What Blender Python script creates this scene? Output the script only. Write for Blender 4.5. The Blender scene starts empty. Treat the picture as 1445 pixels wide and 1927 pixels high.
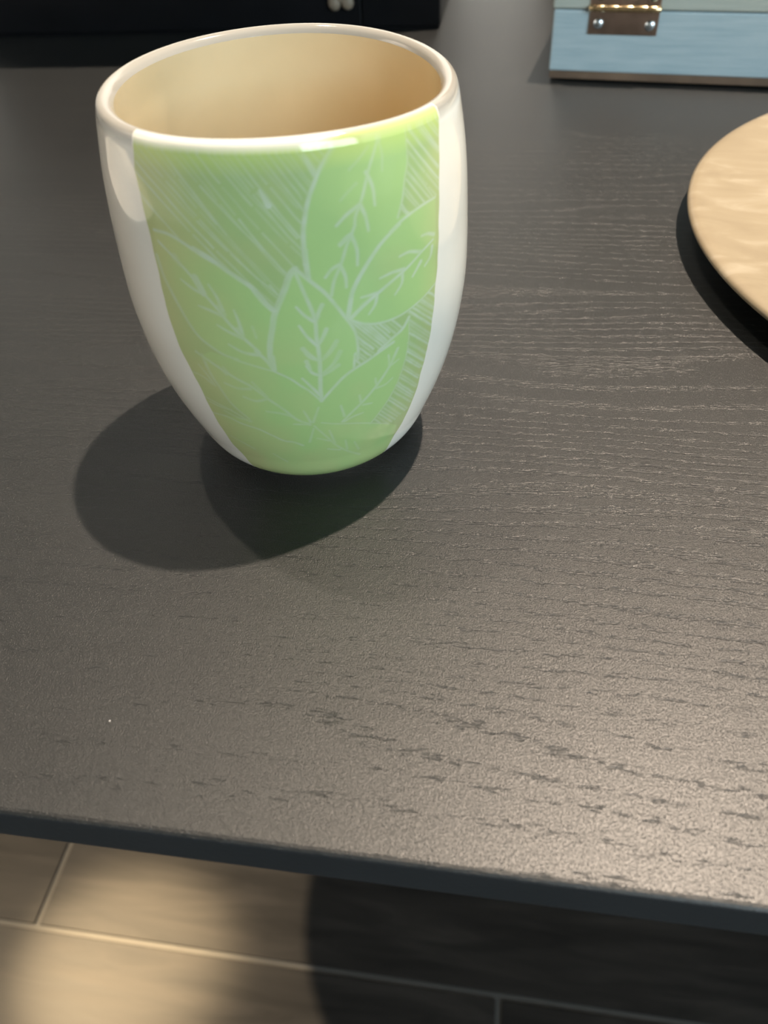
import bpy, bmesh, math, json
import numpy as np
from mathutils import Vector, Matrix

# ------------------------------------------------------------------ units
# World unit = 1 m.  The scene is laid out in centimetres around the mug's foot (z = 0 is the table top).
CM = 0.01
TABLE_H = 74.0
def W(x, y, z=0.0):
    return Vector((x * CM, y * CM, (z + TABLE_H) * CM))

scn = bpy.context.scene
# ------------------------------------------------------------------ camera
cam_d = bpy.data.cameras.new('camera')
cam = bpy.data.objects.new('camera', cam_d)
scn.collection.objects.link(cam)
scn.camera = cam
PITCH, ROLL = 0.791168769, -0.0704348772
_f = Vector((0, math.cos(PITCH), -math.sin(PITCH)))
_r = Vector((1, 0, 0)); _u = _r.cross(_f)
_rr = _r * math.cos(ROLL) + _u * math.sin(ROLL)
_uu = _u * math.cos(ROLL) - _r * math.sin(ROLL)
M = Matrix((_rr, _uu, -_f)).transposed().to_4x4()
M.translation = W(1.85766, -19.04814, 15.03333)
cam.matrix_world = M
cam_d.sensor_fit = 'VERTICAL'
cam_d.lens = 4.25
cam_d.sensor_height = 4.25 * 1927 / 1484.03
cam_d.sensor_width = cam_d.sensor_height * 0.75
cam_d.clip_start = 0.01
cam_d.dof.use_dof = True
cam_d.dof.focus_distance = 0.215
cam_d.dof.aperture_fstop = 2.4

# ------------------------------------------------------------------ world, exposure
wd = bpy.data.worlds.new('world'); scn.world = wd
wd.use_nodes = True
wd.node_tree.nodes['Background'].inputs[0].default_value = (0.55, 0.75, 0.9, 1)
wd.node_tree.nodes['Background'].inputs[1].default_value = 0.3
scn.view_settings.view_transform = 'Standard'
scn.view_settings.look = 'None'
scn.view_settings.gamma = 1.0
scn.view_settings.use_curve_mapping = False
scn.view_settings.exposure = 0.0

# ------------------------------------------------------------------ lamps (ceiling spots, added fill spots and the shop window)
def spot(name, pos, target, watts, color, radius, half_deg, blend):
    d = bpy.data.lights.new(name, 'SPOT')
    d.energy = watts; d.color = color; d.shadow_soft_size = radius
    d.spot_size = math.radians(2 * half_deg); d.spot_blend = blend
    o = bpy.data.objects.new(name, d); scn.collection.objects.link(o)
    o.location = pos
    o.rotation_euler = (Vector(target) - Vector(pos)).to_track_quat('-Z', 'Y').to_euler()
    return o
spot('ceiling_or_fill_spot', W(76.3, 43.0, 246.3), W(5, 5), 650, (1.0, 0.82, 0.65), 0.022, 35, 0.5)
spot('ceiling_or_fill_spot', W(-35.8, 54.3, 175.2), W(0, 5), 28, (1.0, 0.88, 0.70), 0.018, 38, 0.5)
spot('ceiling_or_fill_spot', W(-190, 12, 236), W(-31, 8, -74), 1200, (1.0, 0.78, 0.52), 0.02, 5.6, 1.0)
spot('ceiling_or_fill_spot', W(-190, 19, 236), W(-28.2, 6.6, -74), 5000, (1.0, 0.74, 0.42), 0.02, 2.0, 1.0)  # added narrow spot, heightens the warm patch on the floor
spot('ceiling_or_fill_spot', W(-190, 40, 250), W(-330, 30, 40), 900, (1.0, 0.86, 0.74), 0.04, 45, 0.6)  # added wash on the left wall, warms the mug's left side
spot('ceiling_or_fill_spot', W(40, 130, 250), W(60, 255, 60), 540, (1.0, 0.96, 0.90), 0.04, 50, 0.6)  # added wash on the back wall, brightens its reflection in the table
def window_light(name, pos, target, w, h, watts, color):
    d = bpy.data.lights.new(name, 'AREA'); d.shape = 'RECTANGLE'
    d.size = w; d.size_y = h; d.energy = watts; d.color = color
    o = bpy.data.objects.new(name, d); scn.collection.objects.link(o)
    o.location = pos
    o.rotation_euler = (Vector(target) - Vector(pos)).to_track_quat('-Z', 'Y').to_euler()
    return o
window_light('window_daylight', W(200, -284, 130), W(200, 0, 100), 2.6, 1.5, 152, (0.76, 0.92, 1.0))

# ------------------------------------------------------------------ helpers
def link(o, parent=None):
    scn.collection.objects.link(o)
    if parent is not None: o.parent = parent
    return o
def obj(name, me, mat=None, parent=None, smooth=False):
    if isinstance(me, bmesh.types.BMesh):
        b = me; me = bpy.data.meshes.new(name); b.to_mesh(me); b.free()
    me.name = name
    if mat and not me.materials: me.materials.append(mat)
    if smooth: me.polygons.foreach_set('use_smooth', [True] * len(me.polygons))
    o = bpy.data.objects.new(name, me)
    return link(o, parent)
def thing(name, label, cat, loc=(0, 0, 0), rotz=0.0, group=None):
    o = bpy.data.objects.new(name, None); o.empty_display_size = 0.02
    o.location = loc; o.rotation_euler = (0, 0, rotz)
    o['label'] = label; o['category'] = cat
    if group: o['group'] = group
    return link(o)
def structure(o, label=None):
    o['kind'] = 'structure'
    if label: o['label'] = label
    return o
def box(x0, x1, y0, y1, z0, z1, bevel=0.0, seg=2):
    """box in centimetres (local), returned as bmesh in metres"""
    bm = bmesh.new()
    bmesh.ops.create_cube(bm, size=1.0)
    for v in bm.verts:
        v.co = Vector(((x0 + (v.co.x + .5) * (x1 - x0)) * CM, (y0 + (v.co.y + .5) * (y1 - y0)) * CM, (z0 + (v.co.z + .5) * (z1 - z0)) * CM))
    if bevel:
        bmesh.ops.bevel(bm, geom=bm.edges[:], offset=bevel * CM, segments=seg, profile=0.5, affect='EDGES')
    return bm
def lathe(prof, n=96, axis='Z'):
    bm = bmesh.new(); rings = []
    for (r, z) in prof:
        if r < 1e-6:
            c = (0, 0, z * CM) if axis == 'Z' else (z * CM, 0, 0)
            rings.append([bm.verts.new(c)])
        else:
            ring = []
            for i in range(n):
                a = 2 * math.pi * i / n
                if axis == 'Z': c = (r * math.cos(a) * CM, r * math.sin(a) * CM, z * CM)
                else: c = (z * CM, r * math.cos(a) * CM, r * math.sin(a) * CM)
                ring.append(bm.verts.new(c))
            rings.append(ring)
    for a, b in zip(rings, rings[1:]):
        if len(a) == 1 and len(b) == 1: continue
        for i in range(n):
            j = (i + 1) % n
            if len(a) == 1: bm.faces.new((a[0], b[j], b[i]))
            elif len(b) == 1: bm.faces.new((a[i], a[j], b[0]))
            else: bm.faces.new((a[i], a[j], b[j], b[i]))
    bmesh.ops.recalc_face_normals(bm, faces=bm.faces[:])
    return bm

# ------------------------------------------------------------------ materials
class NT:
    def __init__(s, name):
        s.m = bpy.data.materials.new(name); s.m.use_nodes = True
        s.t = s.m.node_tree; s.p = s.t.nodes['Principled BSDF']
    def n(s, kind, **kw):
        nd = s.t.nodes.new(kind)
        for k, v in kw.items():
            if k.startswith('i_'):
                key = k[2:]
                nd.inputs[int(key) if key.isdigit() else key].default_value = v
            else: setattr(nd, k, v)
        return nd
    def l(s, a, b): s.t.links.new(a, b)
    def math(s, op, a, b=None, clamp=False):
        nd = s.t.nodes.new('ShaderNodeMath'); nd.operation = op; nd.use_clamp = clamp
        for i, v in enumerate((a, b)):
            if v is None: continue
            if isinstance(v, (int, float)): nd.inputs[i].default_value = v
            else: s.l(v, nd.inputs[i])
        return nd.outputs[0]
    def ramp(s, fac, stops):
        nd = s.t.nodes.new('ShaderNodeValToRGB'); e = nd.color_ramp.elements
        while len(e) < len(stops): e.new(0.5)
        for el, (p, c) in zip(e, stops):
            el.position = p; el.color = c if len(c) == 4 else (*c, 1)
        s.l(fac, nd.inputs[0]); return nd.outputs[0]
    def coords(s, scale=(1, 1, 1), rot=(0, 0, 0)):
        tc = s.n('ShaderNodeTexCoord'); mp = s.n('ShaderNodeMapping')
        mp.inputs['Scale'].default_value = scale; mp.inputs['Rotation'].default_value = rot
        s.l(tc.outputs['Object'], mp.inputs[0]); return mp.outputs[0]
    def noise(s, vec, scale, detail=3.0, rough=0.5, dist=0.0):
        nd = s.n('ShaderNodeTexNoise'); nd.inputs['Scale'].default_value = scale
        nd.inputs['Detail'].default_value = detail; nd.inputs['Roughness'].default_value = rough
        nd.inputs['Distortion'].default_value = dist
        s.l(vec, nd.inputs['Vector']); return nd.outputs['Fac']
    def bump(s, h, strength, dist, prev=None):
        nd = s.n('ShaderNodeBump'); nd.inputs['Strength'].default_value = strength
        nd.inputs['Distance'].default_value = dist
        s.l(h, nd.inputs['Height'])
        if prev is not None: s.l(prev, nd.inputs['Normal'])
        return nd.outputs[0]
    def set(s, color=None, rough=None, metal=None, spec=None, coat=None, coat_rough=None):
        for key, v in (('Base Color', color), ('Roughness', rough), ('Metallic', metal), ('Specular IOR Level', spec), ('Coat Weight', coat), ('Coat Roughness', coat_rough)):
            if v is None: continue
            if isinstance(v, (int, float)): s.p.inputs[key].default_value = v
            elif isinstance(v, tuple): s.p.inputs[key].default_value = (*v, 1)
            else: s.l(v, s.p.inputs[key])
        return s
    def normal(s, v): s.l(v, s.p.inputs['Normal'])

def mat_simple(name, color, rough, metal=0.0, var=0.08, vscale=30.0, bump=0.0, bscale=200.0):
    n = NT(name); v = n.coords()
    f = n.noise(v, vscale, 4)
    lo = tuple(c * (1 - var) for c in color); hi = tuple(min(1, c * (1 + var)) for c in color)
    n.set(color=n.ramp(f, [(0.3, lo), (0.7, hi)]), rough=rough, metal=metal)
    if bump: n.normal(n.bump(n.noise(v, bscale, 4), bump, 0.0005))
    return n.m

def mat_table():
    n = NT('black_stained_ash')
    v = n.coords()                                   # local X runs along the grain (metres)
    sx = n.n('ShaderNodeSeparateXYZ'); n.l(v, sx.inputs[0])
    x, y = sx.outputs[0], sx.outputs[1]
    # growth rings: warped distance across the board
    wv = n.coords((1.1, 7.0, 1.0))
    warp = n.noise(wv, 2.4, 2.0, 0.45)
    fine = n.noise(n.coords((4.0, 30.0, 1.0)), 3.0, 3.0)
    yy = n.math('ADD', n.math('ADD', y, n.math('MULTIPLY', warp, 0.075)), n.math('MULTIPLY', fine, 0.006))
    ring = n.math('SINE', n.math('MULTIPLY', yy, 2 * math.pi / 0.0052))
    ring = n.math('ADD', n.math('MULTIPLY', ring, 0.5), 0.5)
    # open pores: short dashes stretched along the grain, only in the early wood
    pore = n.noise(n.coords((1.4, 9.0, 1.0)), 180.0, 2.5, 0.6)
    patch = n.noise(n.coords((2.5, 6.0, 1.0)), 2.2, 2.0)
    front = n.math('MULTIPLY', n.math('SUBTRACT', 0.125, y), 2.2, clamp=True)      # denser latewood near the front edge
    back = n.math('MULTIPLY', n.math('SUBTRACT', y, 0.20), 4.0, clamp=True)         # and closer grain further back
    thr = n.math('ADD', n.math('ADD', n.math('MULTIPLY', back, -0.28), n.math('MULTIPLY', front, -0.41)), n.math('ADD', n.math('MULTIPLY', ring, 0.36), n.math('MULTIPLY', patch, 0.60)))
    mask = n.math('MULTIPLY', n.math('SUBTRACT', n.math('ADD', pore, thr), 1.07), 7.0, clamp=True)
    hgt = n.math('MULTIPLY', mask, -1.0)
    grit = n.noise(v, 3300.0, 1.5, 0.6)
    grit2 = n.noise(v, 900.0, 2.0, 0.6)
    b1 = n.bump(grit2, 0.2, 0.0003)
    spark = n.math('MULTIPLY', n.math('SUBTRACT', grit, 0.54), 3.0, clamp=True)
    b2 = n.bump(n.math('ADD', n.math('MULTIPLY', grit, 0.5), spark), 0.85, 0.00012, b1)
    b3 = n.bump(hgt, 1.0, 0.0001, b2)
    n.normal(b3)
    tone = n.noise(n.coords((2.0, 30.0, 1.0)), 3.0, 3.0)
    # a few specks of dust
    vo = n.n('ShaderNodeTexVoronoi'); vo.inputs['Scale'].default_value = 34.0; n.l(v, vo.inputs['Vector'])
    dust = n.math('LESS_THAN', vo.outputs['Distance'], 0.0085)
    dm = n.n('ShaderNodeMix', data_type='RGBA'); n.l(dust, dm.inputs['Factor']); dm.inputs['B'].default_value = (0.35, 0.36, 0.36, 1)
    n.l(n.ramp(tone, [(0.3, (0.003, 0.0042, 0.0046)), (0.7, (0.0055, 0.0068, 0.007))]), dm.inputs['A'])
    n.set(color=dm.outputs['Result'], rough=0.43)
    n.p.inputs['IOR'].default_value = 1.64
    return n.m

def mat_vcol(name):
    n = NT(name)
    a = n.n('ShaderNodeAttribute'); a.attribute_name = 'pigment'
    n.set(color=a.outputs['Color'], rough=0.09, spec=0.5)
    n.normal(n.bump(n.noise(n.coords(), 60.0, 2), 0.12, 0.0012))
    return n.m

def mat_glaze(name, lo, hi, rough=0.08, bump=0.12):
    n = NT(name); v = n.coords()
    n.set(color=n.ramp(n.noise(v, 45.0, 3), [(0.3, lo), (0.7, hi)]), rough=rough)
    n.normal(n.bump(n.noise(v, 60.0, 2), bump, 0.0012))
    return n.m

def mat_plate():
    n = NT('cream_marbled_clay')
    v = n.coords((1.0, 3.2, 1.0), (0, 0, 0.5))
    f = n.noise(v, 22.0, 4.0, 0.55, 1.2)
    n.set(color=n.ramp(f, [(0.32, (0.245, 0.196, 0.128)), (0.55, (0.282, 0.23, 0.152)), (0.72, (0.35, 0.298, 0.215))]), rough=0.42)
    n.normal(n.bump(n.noise(n.coords(), 900.0, 3), 0.08, 0.0003))
    return n.m

def mat_paint(name, lo, hi):
    n = NT(name); v = n.coords((3.0, 3.0, 55.0))
    f = n.noise(v, 9.0, 5.0, 0.65)
    g = n.noise(n.coords((1.0, 1.0, 6.0)), 40.0, 3.0)
    n.set(color=n.ramp(n.math('ADD', n.math('MULTIPLY', f, 0.7), n.math('MULTIPLY', g, 0.3)), [(0.35, lo), (0.62, hi)]), rough=0.5)
    n.normal(n.bump(f, 0.25, 0.0006))
    return n.m

def mat_floor():
    n = NT('wood_look_floor_tile')
    v = n.coords((2.0, 16.0, 1.0))
    f = n.noise(v, 3.2, 6.0, 0.6, 0.8)
    info = n.n('ShaderNodeObjectInfo')
    c = n.ramp(f, [(0.28, (0.009, 0.0084, 0.0078)), (0.5, (0.0165, 0.015, 0.0135)), (0.75, (0.028, 0.025, 0.022))])
    mx = n.n('ShaderNodeMix', data_type='RGBA', blend_type='MULTIPLY'); mx.inputs['Factor'].default_value = 1.0
    n.l(c, mx.inputs['A'])
    n.l(n.ramp(info.outputs['Random'], [(0.0, (0.8, 0.8, 0.8)), (1.0, (1.15, 1.15, 1.15))]), mx.inputs['B'])
    n.set(color=mx.outputs['Result'], rough=n.math('ADD', n.math('MULTIPLY', f, 0.2), 0.38), spec=0.14)
    n.normal(n.bump(f, 0.15, 0.001))
    return n.m

M_table = mat_table()
M_edge = mat_simple('black_table_edge', (0.017, 0.020, 0.0225), 0.42, bump=0.1, bscale=700)
M_steel = mat_simple('black_leg_metal', (0.02, 0.02, 0.02), 0.45)
M_white = mat_glaze('white_glaze', (0.66, 0.635, 0.565), (0.70, 0.675, 0.605))
M_inner = mat_glaze('cream_glaze', (0.61, 0.505, 0.315), (0.66, 0.55, 0.355), 0.12, 0.06)
M_green = mat_vcol('green_underglaze')
M_foot = mat_simple('bare_clay', (0.66, 0.58, 0.46), 0.7)
M_plate = mat_plate()
M_blue = mat_paint('pale_blue_paint', (0.30, 0.41, 0.46), (0.40, 0.50, 0.54))
M_lid = mat_paint('grey_green_paint', (0.33, 0.37, 0.34), (0.40, 0.44, 0.40))
M_wood = mat_simple('brown_base_wood', (0.13, 0.085, 0.055), 0.6, var=0.35, vscale=40, bump=0.2)
M_brass = mat_simple('brass', (0.62, 0.47, 0.27), 0.22, 1.0, 0.06)
M_leaf = mat_simple('dull_brass_leaf', (0.44, 0.33, 0.27), 0.32, 1.0, 0.25, 60)
M_screw = mat_simple('zinc_screw', (0.62, 0.72, 0.80), 0.25, 1.0, 0.05)
M_black = mat_simple('black_lacquer', (0.003, 0.0035, 0.0045), 0.35, 0.0, 0.2)
M_black.node_tree.nodes['Principled BSDF'].inputs['Specular IOR Level'].default_value = 0.2
M_knob = mat_simple('beige_wood_knob', (0.16, 0.13, 0.095), 0.55, 0.0, 0.15, 90)
M_wall = mat_simple('cream_wall_paint', (0.70, 0.69, 0.655), 0.8, bump=0.05)
M_dark = mat_simple('dark_ceiling_paint', (0.03, 0.033, 0.036), 0.85)
M_grout = mat_simple('pale_grout', (0.058, 0.055, 0.05), 0.85, bump=0.2)
M_tile = mat_floor()
M_frame = mat_simple('dark_window_frame', (0.03, 0.03, 0.03), 0.4)

# ------------------------------------------------------------------ room shell
def wbox(x0, x1, y0, y1, z0, z1):                    # box in world centimetres above the floor
    bm = box(x0, x1, y0, y1, z0, z1); return bm
RX0, RX1, RY0, RY1, RZ = -330, 360, -290, 300, 345
structure(obj('ceiling', wbox(RX0, RX1, RY0, RY1, RZ, RZ + 10), M_dark), 'dark shop ceiling')
structure(obj('wall_back', wbox(RX0, RX1, RY1, RY1 + 10, 0, RZ), M_wall), 'cream back wall')
structure(obj('wall_left', wbox(RX0 - 10, RX0, RY0, RY1, 0, RZ), M_wall), 'cream left wall')
structure(obj('wall_right', wbox(RX1, RX1 + 10, RY0, RY1, 0, RZ), M_wall), 'cream right wall')
wf = structure(obj('wall_front', wbox(RX0, 65, RY0 - 10, RY0, 0, RZ), M_wall), 'cream front wall')
obj('wall_panel', wbox(335, RX1, RY0 - 10, RY0, 0, RZ), M_wall, wf)
obj('wall_panel', wbox(65, 335, RY0 - 10, RY0, 0, 124), M_wall, wf)
obj('wall_panel', wbox(65, 335, RY0 - 10, RY0, 284, RZ), M_wall, wf)
win = structure(obj('window_1', wbox(65, 335, RY0 - 6, RY0 - 4, 124, 284), mat_simple('window_pane', (0.5, 0.6, 0.65), 0.05)), 'tall shop window')
for a in (65, 198, 329):
    obj('window_frame', wbox(a, a + 6, RY0 - 4, RY0 + 2, 124, 284), M_frame, win)

# floor of wood-look tiles, laid parallel to the table
ANG = math.radians(-11.1)
floor = structure(obj('floor', wbox(RX0, RX1, RY0, RY1, -6, -0.25), M_grout), 'dark wood-look tile floor')
def tile_mesh(lx, ly):
    bm = box(-lx / 2, lx / 2, -ly / 2, ly / 2, -0.6, 0.0, 0.08, 1)
    me = bpy.data.meshes.new('floor_tile'); bm.to_mesh(me); bm.free(); me.materials.append(M_tile); return me
TL, TW, G = 120.0, 20.0, 0.55
tm = tile_mesh(TL - G, TW - G)
uu = Vector((math.cos(ANG), math.sin(ANG))); vv = Vector((-math.sin(ANG), math.cos(ANG)))
GP = Vector((-42.4, 11.35))                          # a point on the visible joint between two rows
JU = Vector((-38.2, 11.3)) @ uu - 0.0                # butt joint of the row behind, along the grain
JF = Vector((9.8, 1.2)) @ uu
for row in range(-5, 6):
    for k in range(-2, 2):
        if row == 0: u0 = JU + k * TL
        elif row == -1: u0 = JF + k * TL
        else: u0 = JU + k * TL + (row * 37.0) % TL
        vc = GP @ vv + (row + 0.5) * TW
        c = uu * (u0 + TL / 2) + vv * vc
        o = bpy.data.objects.new('floor_tile', tm)
        o.location = (c.x * CM, c.y * CM, 0.0); o.rotation_euler = (0, 0, ANG)
        link(o, floor)

# ------------------------------------------------------------------ table
E0 = Vector((-6.212, -11.859))
table = thing('table', 'black-stained wooden table with open grain under the mug and plate', 'table',
              (E0.x * CM, E0.y * CM, 0.0), ANG)
TX0, TX1, TY1 = -46.0, 110.0, 95.0
bm = box(TX0, TX1, 0, TY1, TABLE_H - 1.25, TABLE_H, 0.13, 3)
top = obj('tabletop', bm, M_table, table)
top.data.materials.append(M_edge)
for p in top.data.polygons:
    if abs(p.normal.z) < 0.5: p.material_index = 1
for (lx, ly) in ((TX0 + 1.7, 1.7), (TX1 - 1.7, 1.7), (TX0 + 1.7, TY1 - 1.7), (TX1 - 1.7, TY1 - 1.7)):
    obj('leg', box(lx - 1.5, lx + 1.5, ly - 1.5, ly + 1.5, 0, TABLE_H - 1.25, 0.2), M_steel, table)

# ------------------------------------------------------------------ mug
PH, LX, LY = 9.48252956, 0.195570404, 0.0480074869
TXT, TYT = -0.0187124870, 0.00677199607
ZK = np.array([0, .06, .15, .3, .5, .7, .85, 1.0])
RK = np.array([2.54450319, 3.10049202, 3.50073208, 3.98273722, 4.30162266, 4.29523153, 4.19811515, 3.97612048])
E2 = (-0.00144203, -0.00232836)
WV = (-0.0582545379, 0.00175814636, -0.0148408656, 0.0150831285)
def prof(s):
    m = np.gradient(RK, ZK)
    i = np.clip(np.searchsorted(ZK, s) - 1, 0, len(ZK) - 2)
    h = ZK[i + 1] - ZK[i]; t = (s - ZK[i]) / h
    return (2*t**3-3*t**2+1)*RK[i] + (t**3-2*t**2+t)*h*m[i] + (-2*t**3+3*t**2)*RK[i+1] + (t**3-t**2)*h*m[i+1]
def mug_pt(t, s, inset=0.0, dz=0.0):
    """point (cm) on the hand-thrown wall: angle t, height fraction s, inset towards the axis, extra height dz"""
    r = prof(np.clip(s, 0, 1)) * (1 + s**2 * (E2[0]*np.cos(2*t) + E2[1]*np.sin(2*t))) - inset
    X = r*np.cos(t); Y = r*np.sin(t)
    w = WV[0]*np.cos(2*t) + WV[1]*np.sin(2*t) + WV[2]*np.cos(3*t) + WV[3]*np.sin(3*t)
    return np.stack([X + LX*s, Y + LY*s, s*PH + s**2*(TXT*X + TYT*Y + w) + dz], -1)
def grid_mesh(name, P, closed):
    """P: rows x cols x 3 in cm"""
    R, C = P.shape[:2]
    idx = np.arange(R*C).reshape(R, C)
    if closed:
        nx = np.roll(idx, -1, axis=1); a, b, c, d = idx[:-1], nx[:-1], nx[1:], idx[1:]
    else:
        a, b, c, d = idx[:-1, :-1], idx[:-1, 1:], idx[1:, 1:], idx[1:, :-1]
    F = np.stack([a.ravel(), b.ravel(), c.ravel(), d.ravel()], -1).astype(np.int32)
    me = bpy.data.meshes.new(name)
    me.vertices.add(R*C); me.vertices.foreach_set('co', (P.reshape(-1, 3)*CM).ravel())
    me.loops.add(F.size); me.loops.foreach_set('vertex_index', F.ravel())
    me.polygons.add(len(F)); me.polygons.foreach_set('loop_start', np.arange(0, F.size, 4, dtype=np.int32))
    me.update(calc_edges=True)
    me.polygons.foreach_set('use_smooth', np.ones(len(F), bool))
    return me
mug = thing('mug', 'handleless white ceramic mug with a green leaf-carved panel on the black table', 'mug', W(0, 0, 0))
WALL = 0.40
# (s, inset, dz) of the lip, from the outer wall over the top to the inner wall
LIP = [(0.985, 0.005, 0), (1.0, 0.02, -0.02), (1.0, 0.055, 0.035), (1.0, 0.105, 0.065), (1.0, 0.17, 0.08), (1.0, 0.235, 0.075), (1.0, 0.295, 0.045), (1.0, 0.345, -0.01), (1.0, 0.38, -0.09)]
tt = np.linspace(0, 2*np.pi, 289)[:-1]
rows = []
for s in np.linspace(0.035, 0.97, 150): rows.append(mug_pt(tt, np.full_like(tt, s)))
body = obj('body', grid_mesh('body', np.array(rows), True), M_white, mug)
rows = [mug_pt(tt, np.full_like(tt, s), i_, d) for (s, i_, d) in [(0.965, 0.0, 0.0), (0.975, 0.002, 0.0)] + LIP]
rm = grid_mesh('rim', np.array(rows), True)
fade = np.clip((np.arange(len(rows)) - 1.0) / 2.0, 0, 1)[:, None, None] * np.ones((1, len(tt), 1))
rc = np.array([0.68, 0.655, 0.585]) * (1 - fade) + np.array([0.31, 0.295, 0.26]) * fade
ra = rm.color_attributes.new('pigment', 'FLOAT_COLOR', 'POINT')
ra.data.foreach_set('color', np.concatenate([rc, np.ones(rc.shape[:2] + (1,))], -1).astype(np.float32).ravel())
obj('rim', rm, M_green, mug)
rows = [mug_pt(tt, np.full_like(tt, 1.0), 0.38, -0.09)]
for s in np.linspace(0.965, 0.14, 50): rows.append(mug_pt(tt, np.full_like(tt, s), WALL + 0.05*(1-s) + 0.012*math.sin(s*38)*(1 if s < .9 else 0)))
for s, i_ in ((0.105, 0.60), (0.085, 0.95), (0.075, 1.5), (0.07, 2.2), (0.068, 3.2)): rows.append(mug_pt(tt, np.full_like(tt, s), i_))
P = np.array(rows)
ctr = P[-1].mean(0, keepdims=True).repeat(len(tt), 0)
P = np.concatenate([P, ctr[None] * 0.999 + P[-1:] * 0.001])
obj('interior', grid_mesh('interior', P[:, ::1], True), M_inner, mug)
rows = [mug_pt(tt, np.full_like(tt, 0.035)), mug_pt(tt, np.full_like(tt, 0.018), 0.06), mug_pt(tt, np.full_like(tt, 0.012), 0.12)]
rows += [mug_pt(tt, np.zeros_like(tt), 0.05, 0.06), mug_pt(tt, np.zeros_like(tt), 0.09, 0.01), mug_pt(tt, np.zeros_like(tt), 0.16, 0.0), mug_pt(tt, np.zeros_like(tt), 0.42, 0.0), mug_pt(tt, np.zeros_like(tt), 0.5, 0.08), mug_pt(tt, np.zeros_like(tt), 2.5, 0.10)]
obj('foot_ring', grid_mesh('foot_ring', np.array(rows)[::-1], True), M_foot, mug)

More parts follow.
